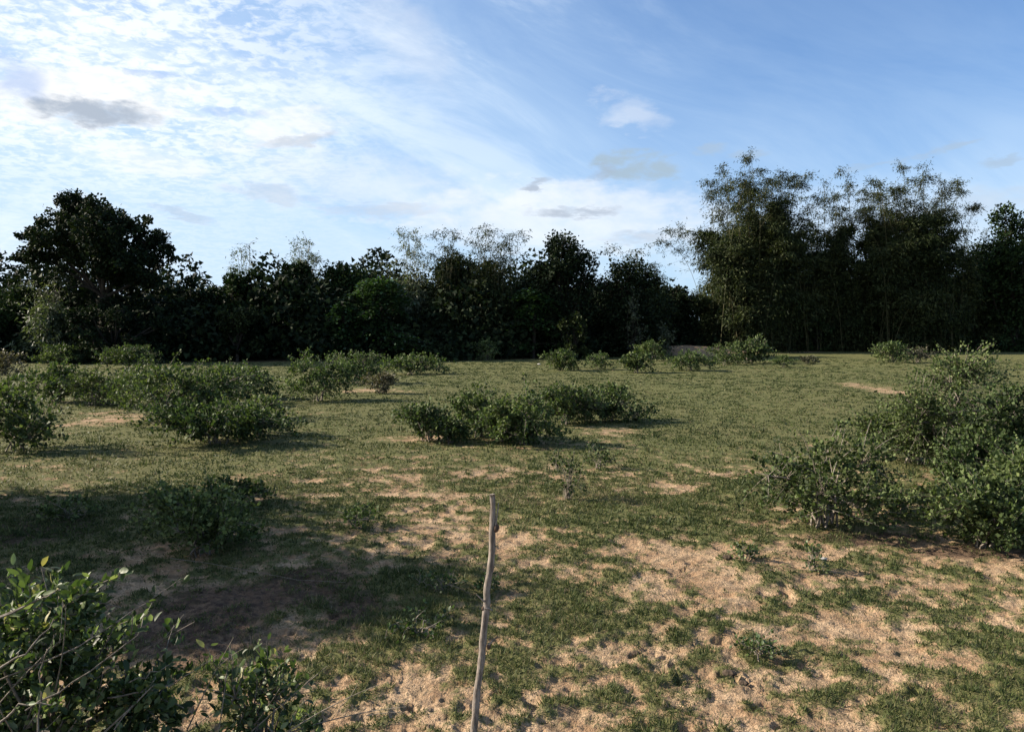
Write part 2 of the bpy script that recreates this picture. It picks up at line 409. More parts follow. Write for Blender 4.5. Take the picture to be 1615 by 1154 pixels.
def ground_mat():
    m, g = new_mat('sandy_pasture_soil')
    pos = g.n('ShaderNodeNewGeometry').outputs['Position']
    cov = g.n('ShaderNodeAttribute', attribute_name='cover').outputs['Fac']
    wood = g.n('ShaderNodeAttribute', attribute_name='wood').outputs['Fac']
    sp = g.n('ShaderNodeSeparateXYZ', {0: pos}); y = sp.outputs[1]
    n1 = g.noise(pos, 3.0, 6, .6); n2 = g.noise(pos, 22, 6, .65); n3 = g.noise(pos, 90, 4, .6); n4 = g.noise(pos, .35, 4, .6); n5 = g.noise(pos, 9.0, 5, .65)
    sand = g.mix(g.step(n2, .35, .65), (.30, .205, .125, 1), (.53, .385, .25, 1))
    sand = g.mix(g.step(n1, .4, .62), g.mix(1.0, sand, (.78, .72, .68, 1), 'MULTIPLY'), sand)
    litter = g.mix(g.step(n3, .4, .6), (.06, .045, .028, 1), (.14, .11, .07, 1))
    sand = g.mix(g.step(g.m('ADD', g.m('MULTIPLY', n2, .6), g.m('MULTIPLY', n3, .4)), .50, .57, 0, .85), sand, litter)
    sand = g.mix(g.step(n5, .50, .62, 0, .55), sand, litter)
    grass = g.mix(g.step(n2, .35, .65), (.060, .068, .024, 1), (.115, .122, .044, 1))
    grass = g.mix(g.step(n4, .38, .62, 0, .35), grass, (.125, .115, .05, 1))
    grass = g.mix(g.step(n3, .45, .65, 0, .5), grass, (.135, .115, .064, 1))
    c = g.m('ADD', cov, g.m('MULTIPLY', g.m('SUBTRACT', n2, .5), .55))
    c = g.m('ADD', c, g.m('MULTIPLY', g.m('SUBTRACT', n3, .5), .35))
    col = g.mix(g.step(c, .40, .66), sand, grass)
    hum_shade = g.n('ShaderNodeAttribute', attribute_name='humus_shade').outputs['Fac']
    col = g.mix(g.m('MULTIPLY', hum_shade, g.step(n2, .3, .6, .45, .9)), col, (.052, .033, .026, 1))  # brown earth, darkened further so the shade is painted into the soil colour
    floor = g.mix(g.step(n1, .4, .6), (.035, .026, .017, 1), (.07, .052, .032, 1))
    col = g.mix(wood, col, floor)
    hgt = g.m('ADD', g.m('MULTIPLY', n2, .6), g.m('MULTIPLY', n3, .4))
    hgt = g.m('ADD', hgt, g.m('MULTIPLY', n1, .8))
    bp = g.n('ShaderNodeBump', {'Height': hgt, 'Strength': .9, 'Distance': .045})
    b = g.n('ShaderNodeBsdfPrincipled', {'Base Color': col, 'Roughness': .95, 'Normal': bp.outputs[0], 'Specular IOR Level': .1})
    g.n('ShaderNodeOutputMaterial', {'Surface': b.outputs[0]})
    return m


M['grass'] = grass_mat(); M['ground'] = ground_mat()


# ---------------------------------------------------------------- ground sheet
def build_ground():
    rows = [0.5]
    while rows[-1] < 4000:
        r = rows[-1]
        if r < 2.4: k = .06
        elif r < 8: k = .0048
        elif r < 20: k = .0048 + (r - 8) * .0006
        elif r < 75: k = .014
        else: k = .12
        rows.append(r * (1 + k))
    rr = np.array(rows)
    fine = np.linspace(R(-38), R(38), 400); coarse = np.linspace(R(38), R(322), 62)[1:-1]
    th = np.concatenate([fine, coarse]); n, m_ = len(rr), len(th)
    X = rr[:, None] * np.sin(th)[None]; Y = rr[:, None] * np.cos(th)[None]
    X = np.concatenate([[0], X.ravel()]); Y = np.concatenate([[0], Y.ravel()])
    c = cover(X, Y)
    c = np.where(Y > 0, c, .5 + (fbm(X, Y, 31, 3) - .5) * .6)
    H = height(X, Y)
    far = sstep(np.hypot(X, Y), 80, 200); H = H * (1 - far)
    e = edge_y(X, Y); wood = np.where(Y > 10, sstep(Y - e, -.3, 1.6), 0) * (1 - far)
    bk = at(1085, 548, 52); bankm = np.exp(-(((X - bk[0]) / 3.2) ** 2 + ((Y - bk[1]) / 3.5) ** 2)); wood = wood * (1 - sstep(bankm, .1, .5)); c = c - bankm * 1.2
    hum_shade = np.zeros_like(X)  # brown earth patches that also carry painted shade, left and by the right thicket
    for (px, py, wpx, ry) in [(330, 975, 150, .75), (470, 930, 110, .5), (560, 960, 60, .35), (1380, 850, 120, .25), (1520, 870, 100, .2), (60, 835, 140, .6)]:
        p = on_ground(px, py); hum_shade = np.maximum(hum_shade, sstep(np.exp(-(((X - p[0]) / (wpx / F_PX * p[1])) ** 2 + ((Y - p[1]) / ry) ** 2)) + (fbm(X * 3, Y * 3, 91, 3) - .5) * .5, .25, .75))
    v = np.stack([X, Y, H], 1)
    i = np.arange(n - 1)[:, None] * m_; j = np.arange(m_)[None]
    q = (np.stack([i + j, i + m_ + j, i + m_ + (j + 1) % m_, i + (j + 1) % m_], -1).reshape(-1, 4) + 1)
    t = np.stack([q[:, 0], q[:, 3], q[:, 2], q[:, 1]], 1)
    # centre fan as quads with two collapsed corners is avoided: triangles are written as their own rows of a second mesh section
    o = mesh_np('ground', v, t, M['ground'], smooth=True, extra={'cover': c, 'wood': wood, 'humus_shade': hum_shade})
    import bmesh
    bm = bmesh.new(); bm.from_mesh(o.data); bm.verts.ensure_lookup_table()
    for k in range(m_): bm.faces.new((bm.verts[0], bm.verts[1 + (k + 1) % m_], bm.verts[1 + k]))
    bm.to_mesh(o.data); bm.free()
    tag(o, 'sandy pasture with short patchy grass', kind='structure')


build_ground()


def build_grass():
    rng = np.random.default_rng(3)
    P, A, S, T, Wd = [], [], [], [], []
    def clumps(n, r0, r1, per, hgt, spread, wscale, thr):
        u = rng.random(n)
        r = np.exp(np.log(r0) + u * (np.log(r1) - np.log(r0)))
        th = rng.uniform(R(-37), R(37), n)
        x, y = r * np.sin(th), r * np.cos(th)
        c = cover(x, y)
        keep = (rng.random(n) < sstep(c, thr - .12, thr + .16)) & (y < edge_y(x, y) - .5)
        x, y, c, r = x[keep], y[keep], c[keep], r[keep]; n = len(x)
        x = np.repeat(x, per); y = np.repeat(y, per); c = np.repeat(c, per); r = np.repeat(r, per); tf = rng.random(n)
        sc = np.repeat(rng.uniform(.6, 1.35, n), per)
        a = rng.uniform(0, 2 * np.pi, n * per); rad = np.sqrt(rng.random(n * per)) * spread * sc
        x = x + np.cos(a) * rad; y = y + np.sin(a) * rad
        lean = rng.uniform(.15, 1.5, n * per)
        ax = np.stack([np.cos(a) * lean, np.sin(a) * lean, np.ones(n * per)], 1)
        P.append(np.stack([x, y, np.zeros_like(x)], 1)); A.append(unit(ax)); S.append(hgt * sc * rng.uniform(.5, 1.3, n * per) * (.65 + .6 * sstep(c, .4, .9)))
        Wd.append(wscale * np.maximum(.0038, r * .0010))
        dry = (fbm(x * .8, y * .8, 61, 3) - .5) * .8 + (fbm(x * 3.5, y * 3.5, 63, 2) - .5) * .5 + .10 * np.exp(-((y - 9) / 2.5) ** 2)
        tint = np.clip(.35 - .05 * (y < 7) + dry - (c - .6) * .30 + rng.normal(0, .2, n * per) + np.repeat(rng.normal(0, .13, n), per), 0, 1)
        T.append(tint)
    clumps(44000, 2.6, 9.0, 7, .027, .024, .85, .53)
    clumps(9000, 2.6, 9.0, 5, .022, .014, .8, .36)
    clumps(33000, 7.0, 50, 8, .026, .09, 1.0, .54)
    clumps(700, 3.0, 14, 14, .060, .05, .9, .64)
    P = np.concatenate(P); A = np.concatenate(A); S = np.concatenate(S); T = np.concatenate(T); Wd = np.concatenate(Wd)
    P[:, 2] = height(P[:, 0], P[:, 1]) - .004
    n = len(P)
    side = unit(np.stack([rng.normal(0, 1, n), rng.normal(0, .6, n), np.zeros(n)], 1))
    b0 = P - side * Wd[:, None]; b1 = P + side * Wd[:, None]; tip = P + A * S[:, None]
    v = np.stack([b0, b1, tip], 1).reshape(-1, 3)
    f = np.arange(n * 3).reshape(-1, 3)
    o = mesh_np('grass', v, f, M['grass'], rnd=np.repeat(T, 3))
    tag(o, 'short green and straw coloured grass growing over the sand', kind='stuff')
    print('grass blades', n)


build_grass()


# ---------------------------------------------------------------- shrubs
def shrub_geometry(rng, W, D, H, n_leaf, leaf, sparse=0.0, lean=0.0, per=13, stems=9, bushy=1.0, up=0.4, shoots=4, thick=1.0):
    """stems as polylines, leaves as arrays, all relative to the base"""
    lines = []; lp, la, ls = [], [], []
    per = per * (1 if n_leaf < 4000 else 1.9); ntw = max(12, int(n_leaf / per))
    ends = []
    ph = rng.uniform(0, 6.28, 4)
    # the outline is a handful of uneven lobes
    lobes = []
    for i in range(int(rng.integers(6, 10))):
        a = i * 2.4 + rng.uniform(-.5, .5); q = math.sqrt((i + .3) / 9.5) * .72
        lobes.append((math.cos(a) * q * W / 2, math.sin(a) * q * D / 2, H * (rng.uniform(.45, .72) * (1.12 - .45 * q) if i % 2 == 0 else rng.uniform(.16, .42)), rng.uniform(.26, .40)))
    stem_pts = []
    for i in range(stems):
        L = lobes[i % len(lobes)]
        b = np.array([rng.normal(0, .05) * W, rng.normal(0, .05) * D, -0.02])
        tip = np.array([L[0], L[1], L[2]]) + rng.normal(0, .05, 3) * np.array([W, D, H])
        ctrl = b * .5 + tip * .35 + np.array([0, 0, H * .28])
        pts = bez(b, ctrl, tip, 9); pts[1:-1] += rng.normal(0, .012, (7, 3)) * W
        r0 = (.0035 + .010 * H * rng.uniform(.7, 1.4)) * thick
        lines.append((pts, np.linspace(r0, r0 * .35, 9))); stem_pts.append(pts)
    allp = np.concatenate([s[3:] for s in stem_pts])
    for i in range(ntw):
        lx, ly, lz, lr = lobes[int(rng.integers(len(lobes)))]
        d = unit(rng.normal(0, 1, 3)); d[2] = abs(d[2]) * rng.choice([1, 1, -.9]);
        q = rng.uniform(.45, 1.0) ** .6 * (1 + rng.choice([0, 0, 0, .3]))
        e = np.array([lx + d[0] * q * lr * W, ly + d[1] * q * lr * D, lz + d[2] * q * lr * H * 1.1])
        e[0] += lean * e[2]
        e[2] = min(max(e[2], .04 * H + .02), H * 1.08)
        k = np.argmin(((allp - e) ** 2).sum(1) + rng.random(len(allp)) * (.12 * W) ** 2)
        s = allp[k]; 
        if np.linalg.norm(e - s) > .42 * W: s = e + (s - e) * (.42 * W / np.linalg.norm(e - s))
        mid = (s + e) / 2 + np.array([0, 0, .12 * np.linalg.norm(e - s)]) + rng.normal(0, .03, 3) * W
        pts = bez(s, mid, e, 4); tr = .0016 + .0016 * H
        lines.append((pts, np.linspace(tr * 1.1, tr * .4, 4)))
        k2 = max(3, int(per * rng.uniform(.5, 1.5)))
        t = rng.uniform(.25, 1.05, k2)[:, None]
        pp = (1 - t) ** 2 * s + 2 * t * (1 - t) * mid + t ** 2 * e
        pp = pp + rng.normal(0, .45 * leaf, (k2, 3)) * bushy
        ax = unit(e - s + 1e-6)[None] * .5 + rng.normal(0, .6, (k2, 3)) + np.array([0, 0, up])
        lp.append(pp); la.append(ax); ls.append(leaf * rng.uniform(.6, 1.25, k2))
    for i in range(shoots):        # long shoots that break the outline
        L = lobes[int(rng.integers(len(lobes)))]
        s = np.array(L[:3]); d = unit(np.array([rng.normal(0, .7), rng.normal(0, .7), rng.uniform(.5, 1.3)]))
        e = s + d * np.array([W * .38, D * .38, H * .5]) * rng.uniform(.8, 1.15)
        e[2] = min(e[2], H * 1.15)
        pts = bez(s, (s + e) / 2 + rng.normal(0, .03, 3) * W, e, 6); tr = .0022 + .0022 * H
        lines.append((pts, np.linspace(tr * 1.3, tr * .4, 6)))
        k2 = 16; t = rng.uniform(.2, 1.02, k2)[:, None]
        pp = s + (e - s) * t + rng.normal(0, .35 * leaf, (k2, 3))
        lp.append(pp); la.append(d[None] * .6 + rng.normal(0, .6, (k2, 3)) + np.array([0, 0, up])); ls.append(leaf * rng.uniform(.6, 1.15, k2))
    lp, la, ls = np.concatenate(lp), np.concatenate(la), np.concatenate(ls)
    nz = rng.normal(0, .7, lp.shape) + np.array([0, 0, .5])
    lp[:, 2] = np.maximum(lp[:, 2], .01)
    return lines, lp, la, nz, ls


SHRUB_GROUP = 'low shrubs scattered over the pasture'
N_SEED = [100]


def shrub(name, px, py, w, top, label, n_leaf=None, leaf=.04, mat='shrub', tmpl=RHOMB, depth=.85, cat='shrub', group=SHRUB_GROUP, back=.30, stem_mat='bark', **kw):
    N_SEED[0] += 1; rng = np.random.default_rng(N_SEED[0])
    p = on_ground(px, py); W = w / F_PX * p[1]
    yy = p[1] + back * W * depth; xx = (px - CX) / F_PX * yy; W = w / F_PX * yy * 1.13
    z = hz(xx, yy); H = max(at(px, top, yy)[2] - z, .12)
    if n_leaf is None: n_leaf = int(np.clip(3.8 * (w * .634) * ((py - top) * .634) / max((leaf * F_PX * .634 / yy) ** 2 * .42, 1.0), 300, 9000))
    t = thing(name, (xx, yy, z), label, cat, group)
    lines, lp, la, nz, ls = shrub_geometry(rng, W, W * depth, H, n_leaf, leaf, **kw)
    tubes('branches', lines, M[stem_mat], t, 3)
    r = np.clip(rng.random(len(lp)) * .92 + rng.uniform(-.12, .16), 0, 1)
    leaf_mesh('foliage', lp, la, nz, ls * rng.uniform(.85, 1.2), tmpl, M[mat], t, rng, tint=r)
    return t


def L(yy):     # leaf length that stays readable
    return max(.042, yy * .0036)


sh = [
    # px, base, width, top, label, options
    (20, 716, 175, 597, 'open shrub with a pale stem at the left edge, beside the bare sand', dict(leaf=.055, stems=6, n_leaf=3000)),
    (8, 590, 55, 555, 'small grey-brown shrub on the far grass beneath the broad-crowned tree, at the left edge', dict(leaf=.08, mat='shrub_dry')),
    (92, 574, 66, 541, 'dark little shrub against the wood below the broad-crowned tree', dict(leaf=.09)),
    (205, 580, 92, 543, 'round green shrub against the wood just behind the long left thicket', dict(leaf=.09)),
    (88, 636, 92, 573, 'outermost left shrub of the long left thicket, above the sand patch', dict(leaf=.055)),
    (148, 640, 96, 577, 'shrub behind the bare sand patch in the long left thicket', dict(leaf=.055)),
    (212, 642, 100, 570, 'leafy shrub between the sand patch and the biggest shrub of the left thicket', dict(leaf=.055)),
    (290, 664, 190, 560, 'biggest grey-green shrub in the middle of the long left thicket', dict(leaf=.06)),
    (385, 630, 120, 572, 'shrub at the right-hand end of the long left thicket', dict(leaf=.052)),
    (338, 708, 200, 622, 'twiggy shrub standing nearest in front of the long left thicket', dict(leaf=.042, stem_mat='twig')),
    (503, 634, 104, 556, 'rounded dark shrub alone right of the long left thicket', dict(leaf=.052)),
    (566, 606, 96, 555, 'spreading shrub between the rounded dark shrub and the flat far one', dict(leaf=.07)),
    (648, 592, 100, 554, 'flat-topped shrub at the right end of the far middle row', dict(leaf=.08)),
    (600, 622, 46, 584, 'small brownish half-dry shrub before the far middle row', dict(leaf=.055, mat='shrub_dry', stem_mat='twig')),
    (672, 698, 100, 632, 'low shrub at the left end of the central row', dict(leaf=.040)),
    (757, 692, 84, 609, 'upright shrub second from the left end of the central row', dict(leaf=.041)),
    (826, 706, 118, 606, 'tallest shrub in the middle of the central row, reaching nearest', dict(leaf=.040)),
    (892, 672, 104, 604, 'shrub right of the tallest one in the central row', dict(leaf=.043)),
    (962, 668, 118, 602, 'broad shrub at the right end of the central row casting a shadow on the grass', dict(leaf=.043)),
    (888, 584, 62, 548, 'bright green shrub at the left of the far shrub row before the wood', dict(leaf=.085)),
    (946, 582, 44, 554, 'small pale shrub second in the far shrub row before the wood', dict(leaf=.085)),
    (1005, 587, 60, 553, 'round shrub in front of another in the middle of the far shrub row', dict(leaf=.085)),
    (1026, 568, 56, 537, 'shrub behind the round one in the far shrub row, beside the sand bank', dict(leaf=.1)),
    (1090, 585, 80, 551, 'dense dark shrub with a short shadow on the far grass near the sand bank', dict(leaf=.085)),
    (1143, 574, 56, 543, 'low shrub just behind the dense dark one, in front of the bamboo', dict(leaf=.095)),
    (1184, 572, 62, 531, 'tallest shrub of the far row, at the foot of the tall left bamboo clump', dict(leaf=.095)),
    (768, 566, 46, 535, 'loose shrub against the dark wood below its middle', dict(leaf=.095)),
    (822, 562, 34, 532, 'thin small shrub against the dark wood, next to the loose one', dict(leaf=.10)),
    (1236, 578, 34, 559, 'tiny tuft-like shrub on the far grass right of the tallest far shrub', dict(leaf=.075)),
    (1276, 573, 26, 560, 'tiny brownish shrub on the far grass below the bamboo', dict(leaf=.08, mat='shrub_dry')),
    (1408, 574, 56, 540, 'green far shrub below the right bamboo, left one of a touching pair', dict(leaf=.09)),
    (1446, 573, 46, 545, 'greyish far shrub below the right bamboo, right one of a touching pair', dict(leaf=.09, mat='shrub_dry')),
    (1563, 556, 44, 520, 'yellowish sapling-like shrub against the dark wood at the far right', dict(leaf=.11, mat='bamboo')),
    (1300, 846, 215, 664, 'wide open shrub with arching thin stems left of the big right thicket', dict(leaf=.032, n_leaf=5200, stems=14, shoots=18)),
    (1505, 748, 210, 556, 'tallest domed shrub of the big right thicket', dict(leaf=.035, n_leaf=17000, stems=14, depth=.7)),
    (1440, 738, 170, 636, 'shrub in the middle of the right thicket, below its tall dome', dict(leaf=.033, n_leaf=11000)),
    (1600, 780, 150, 598, 'shrub of the right thicket cut by the right edge beside the dome', dict(leaf=.034, n_leaf=9000)),
    (1560, 878, 190, 738, 'nearest low shrub of the right thicket, reaching out over the sand', dict(leaf=.031, n_leaf=9000)),
    (1415, 822, 110, 766, 'small dark shrub filling the shade under the right thicket', dict(leaf=.032, n_leaf=1200)),
    (1640, 850, 170, 690, 'dense shrub behind the nearest one of the right thicket, at the edge of view', dict(leaf=.031, n_leaf=9000)),
    (312, 888, 200, 762, 'shaded dark green shrub behind the bare brown soil', dict(leaf=.030, n_leaf=5500, stems=10, shoots=12)),
    (375, 806, 110, 748, 'loose shaded shrub just behind the dark green one', dict(leaf=.032, n_leaf=900, shoots=8)),
    (896, 792, 60, 690, 'thin upright twiggy shrub with few leaves behind the wooden stake', dict(leaf=.036, n_leaf=240, stems=30, thick=.35, per=6, stem_mat='twig', shoots=8)),
    (945, 742, 60, 694, 'tiny feathery shrub right of the thin twiggy one', dict(leaf=.034, n_leaf=260, stems=6)),
    (560, 840, 74, 792, 'low sparse weedy shrub on the sand left of the stake top', dict(leaf=.030, n_leaf=260, per=7)),
    (712, 700, 60, 650, 'low link of foliage between the first two shrubs of the central row', dict(leaf=.040)),
    (795, 700, 90, 630, 'low dense shrub in front between the upright and the tallest shrub of the central row', dict(leaf=.040)),
    (925, 668, 90, 618, 'low shrub filling the gap before the broad end of the central row', dict(leaf=.041)),
    (250, 672, 120, 600, 'twiggy brownish-stemmed shrub beside the white stone', dict(leaf=.042, stem_mat='twig', n_leaf=1500)),
    (400, 690, 120, 625, 'shrub at the right flank of the twiggy one before the left thicket', dict(leaf=.043)),
    (340, 640, 130, 566, 'upper shrub of the left thicket just behind the biggest one', dict(leaf=.052)),
    (1548, 782, 140, 680, 'low front shrub of the right thicket beneath the tall dome', dict(leaf=.032, n_leaf=8000)),
    (106, 824, 90, 786, 'sparse low shrub in the band of shade at the left', dict(leaf=.035, n_leaf=300)),
]
for (px, py, w, top, label, kw) in sh:
    shrub('shrub', px, py, w, top, label, **kw)
print('shrubs', len(sh))

for (px, py, w, top, label) in [(690, 945, 90, 905, 'low broadleaf weed left of the middle of the stake'), (662, 1010, 110, 960, 'wider patch-like weed at the edge of the shade, left of the stake'),
                                (770, 1000 - 60, 40, 915, 'small weed right behind the stake'), (1208, 1045, 90, 1005, 'dense weed clump on the sand right of the stake foot'),
                                (1290, 905, 50, 850, 'upright weed in front of the wide open shrub'), (1180, 888, 60, 862, 'flat weed left of the upright one on the sand')]:
    shrub('weed', px, py, w, top, label, n_leaf=170, leaf=.022, tmpl=OVAL, mat='shrub_near', cat='weed', group='weeds in the near grass', stems=7, per=6, shoots=3)


# the two near shrubs: their largest leaves are parts of their own
def leaf_part_mesh(i, m):
    rng = np.random.default_rng(900 + i)
    n = 5; v = [(0, 0, 0)]; w = .18 + .05 * rng.random()
    for k in range(1, n):
        t = k / n; ww = w * math.sin(math.pi * t ** .85) ** .8; z = -.12 * t * t * (1 + i % 3) + .05 * math.sin(3 * t + i)
        v += [(-ww, t, z + .10 * ww * 2), (0, t, z), (ww, t, z + .10 * ww * 2)]
    v.append((0, 1, -.15))
    f = [(0, 2, 1), (0, 3, 2)]
    for k in range(n - 2):
        a = 1 + 3 * k; f += [(a, a + 1, a + 4, a + 3), (a + 1, a + 2, a + 5, a + 4)]
    a = 1 + 3 * (n - 2); f += [(a, a + 1, len(v) - 1), (a + 1, a + 2, len(v) - 1)]
    me = bpy.data.meshes.new('leaf'); me.from_pydata(v, [], f); me.polygons.foreach_set('use_smooth', [True] * len(f)); me.update()
    at_ = me.attributes.new('rnd', 'FLOAT', 'POINT'); at_.data.foreach_set('value', [[.15, .4, .6, .8, .93, .5, .3, .99][i % 8]] * len(v))
    me.materials.append(m); return me


LEAFS = [leaf_part_mesh(i, M['shrub_near']) for i in range(8)]


def near_shrub(px, dist, w, top, label, n_leaf, twigs, seed, depth=.8, leaf=.05, **kw):
    rng = np.random.default_rng(seed)
    q = at(px, top, dist); W = w / F_PX * dist; z = hz(q[0], dist); H = q[2] - z
    t = thing('shrub', (q[0], dist, z), label, 'shrub', SHRUB_GROUP)
    lines, lp, la, nz, ls = shrub_geometry(rng, W, W * depth, H, n_leaf, leaf, **kw)
    base = np.array([q[0], dist, z])
    for (pts, r0) in twigs:
        w3 = np.array([at(a, b, c) for (a, b, c) in pts]) - base
        fine = np.concatenate([np.linspace(w3[i], w3[i + 1], 5)[:-1] for i in range(len(w3) - 1)] + [w3[-1:]])
        fine[1:-1] += rng.normal(0, .0035, fine[1:-1].shape)
        lines.append((fine, np.linspace(r0, r0 * .35, len(fine))))
        k = 7; ii = rng.integers(len(fine) // 3, len(fine), k)
        lp = np.concatenate([lp, fine[ii] + rng.normal(0, .008, (k, 3)), fine[-1:] + rng.normal(0, .012, (3, 3))])
        la = np.concatenate([la, rng.normal(0, .6, (k + 3, 3)) + unit(fine[-1] - fine[0])]); nz = np.concatenate([nz, rng.normal(0, .5, (k + 3, 3)) + np.array([0, 0, .8])])
        ls = np.concatenate([ls, leaf * rng.uniform(.5, 1.0, k + 3)])
    for k in range(int(13 * W)):
        a = np.array([rng.uniform(-.5, .3) * W, rng.uniform(-.45, .1) * W * depth, rng.uniform(.1, .55) * H]); d = unit(np.array([rng.uniform(.1, 1), rng.normal(0, .4), rng.uniform(.1, 1.1)]))
        e = a + d * rng.uniform(.25, .5); m_ = (a + e) / 2 + rng.normal(0, .03, 3); lines.append((bez(a, m_, e, 7), np.linspace(.0028, .0010, 7)))
        s2 = (a + 2 * e) / 3; lines.append((bez(s2, s2 + d * .05, s2 + unit(d + rng.normal(0, .5, 3)) * .13, 5), np.linspace(.0016, .0007, 5)))
    tubes('branches', lines, M['twig'], t, 5)
    wp = lp + base
    d = wp - np.array([0, 0, CAM_H]); xr = d[:, 0] / d[:, 1] * F_PX + CX
    fwd = d[:, 1]; vis = (xr > -20) & (xr < 1640) & (d[:, 2] / d[:, 1] > -.56)
    score = np.where(vis, ls / np.linalg.norm(d, axis=1) * (1 + .8 * (lp[:, 2] / H)), 0)
    order = np.argsort(-score); big, rest = order[:295], order[295:]
    s, a, n = leaf_frames(la, nz)
    for i in big:
        o = bpy.data.objects.new('leaf', LEAFS[int(rng.integers(8))]); C.objects.link(o); o.parent = t
        mt = Matrix(((s[i][0], a[i][0], n[i][0], lp[i][0]), (s[i][1], a[i][1], n[i][1], lp[i][1]), (s[i][2], a[i][2], n[i][2], lp[i][2]), (0, 0, 0, 1)))
        o.matrix_basis = mt @ Matrix.Scale(float(ls[i]), 4)
    o = leaf_mesh('foliage', lp[rest], la[rest], nz[rest], ls[rest], OVAL_SLIM, M['shrub_near'], t, rng)
    o['kind'] = 'stuff'
    return t


near_shrub(48, 2.55, 390, 880, 'big leafy shrub with bare grey twigs filling the lower left corner', 5200,
           [([(-20, 1080, 2.4), (120, 1020, 2.4), (215, 960, 2.5), (285, 912, 2.6)], .0032), ([(40, 1120, 2.2), (140, 1060, 2.25), (215, 1000, 2.3), (240, 950, 2.4)], .0028),
            ([(-30, 990, 2.2), (40, 955, 2.2), (90, 930, 2.2)], .004), ([(-30, 1065, 2.1), (40, 1030, 2.1), (85, 975, 2.15)], .004),
            ([(60, 1154, 2.2), (62, 1060, 2.2), (85, 1000, 2.2)], .003), ([(-10, 1150, 2.1), (30, 1110, 2.1), (95, 1112, 2.1)], .004), ([(-20, 975, 2.3), (55, 952, 2.3), (60, 935, 2.35)], .003)],
           77, leaf=.038, stems=22, shoots=9, depth=.75)
near_shrub(408, 2.75, 215, 1012, 'smaller leafy shrub at the bottom edge between the corner shrub and the stake', 900,
           [([(170, 1100, 2.5), (225, 1092, 2.5), (290, 1070, 2.55), (345, 1030, 2.6)], .0032), ([(195, 1080, 2.5), (240, 1060, 2.5), (275, 1042, 2.55)], .0025), ([(180, 1150, 2.4), (230, 1090, 2.45), (245, 1065, 2.5)], .0025)],
           78, leaf=.037, stems=9, shoots=7)


# ---------------------------------------------------------------- the stake
def build_stake():
    D = 2.1
    base = np.array([at(742, 1154, D)[0] - .012, D, 0]); base[2] = hz(base[0], D)
    t = thing('wooden_stake', base, 'thin crooked wooden stake stuck upright in the sand in front of the camera', 'stake')
    px = [(776, 779, 4.7), (776.8, 800, 4.8), (777.5, 830, 5.6), (776.5, 860, 5.9), (773, 895, 6.0), (768.5, 928, 6.2), (768, 945, 6.2), (766.5, 958, 6.6), (764, 990, 6.0), (761, 1018, 6.8), (757.5, 1050, 6.2), (753, 1090, 6.0), (751, 1108, 6.8), (748.5, 1135, 6.4), (747, 1160, 6.6)]
    pts = np.array([at(a, b, D) for a, b, _ in px]); rad = np.array([r * .88 * D / F_PX for *_, r in px])
    low = np.linspace(pts[-1], base + np.array([0, 0, -.12]), 8)[1:]
    pts = np.concatenate([pts, low]); rad = np.concatenate([rad, np.full(7, 6.1 * D / F_PX)])
    # refine
    tt = np.linspace(0, len(pts) - 1, 70); ii = np.arange(len(pts))
    P = np.stack([np.interp(tt, ii, pts[:, k]) for k in range(3)], 1); Rr = np.interp(tt, ii, rad) * (1 + .05 * np.sin(tt * 5.3) + .03 * np.sin(tt * 13))
    P[:, 0] += .0012 * np.sin(tt * 2.1); P -= base
    v, f = tube_arrays([(P, Rr)], 14)
    ang = np.arange(len(v)) % 14
    v = v + unit(v - np.repeat(P, 14, 0)) * (.0004 * np.sin(ang * 2.3 + np.repeat(tt, 14) * .7))[:, None]
    o = mesh_np('shaft', v, f, M['stake'], t, smooth=True)
    import bmesh
    bm = bmesh.new(); bm.from_mesh(o.data); bm.verts.ensure_lookup_table()
    bm.faces.new([bm.verts[k] for k in range(14)]); bm.to_mesh(o.data); bm.free()

    def stub(name, a, mat, r0, r1, sides=7, n=5):
        pp = np.array([at(x, y, D + dz) for x, y, dz in a]) - base
        pp = bez(pp[0], pp[1], pp[2], n) if len(pp) == 3 else pp
        v_, f_ = tube_arrays([(pp, np.linspace(r0, r1, len(pp)))], sides)
        return mesh_np(name, v_, f_, M[mat], t, smooth=True)
    stub('side_twig', [(781, 834, -.006), (784, 812, -.006), (786.5, 792, -.004)], 'stake', .0028, .0013)
    stub('side_twig', [(766, 950, -.004), (758, 944, -.006), (750, 935, -.008)], 'stake', .0028, .0010)
    stub('side_twig', [(771, 1016, -.004), (777, 1011, -.006), (785, 1002, -.008)], 'stake', .0034, .0012)
    stub('side_twig', [(776, 962, -.006), (771, 958, -.012), (764, 960, -.014)], 'stake', .0024, .0018)
    for (x, y, r_) in ((782.5, 832, .0085), (771, 1019, .0060), (762, 959, .0045)):
        c = at(x, y, D - .003) - base
        lat = np.linspace(-1.45, 1.45, 7); pp = c + np.stack([np.sin(lat) * r_ * .15, np.zeros(7), np.sin(lat) * r_ * 1.5], 1)
        v_, f_ = tube_arrays([(pp, np.cos(lat) * r_)], 9); mesh_np('knot', v_, f_, M['stake_dark'], t, smooth=True)


build_stake()


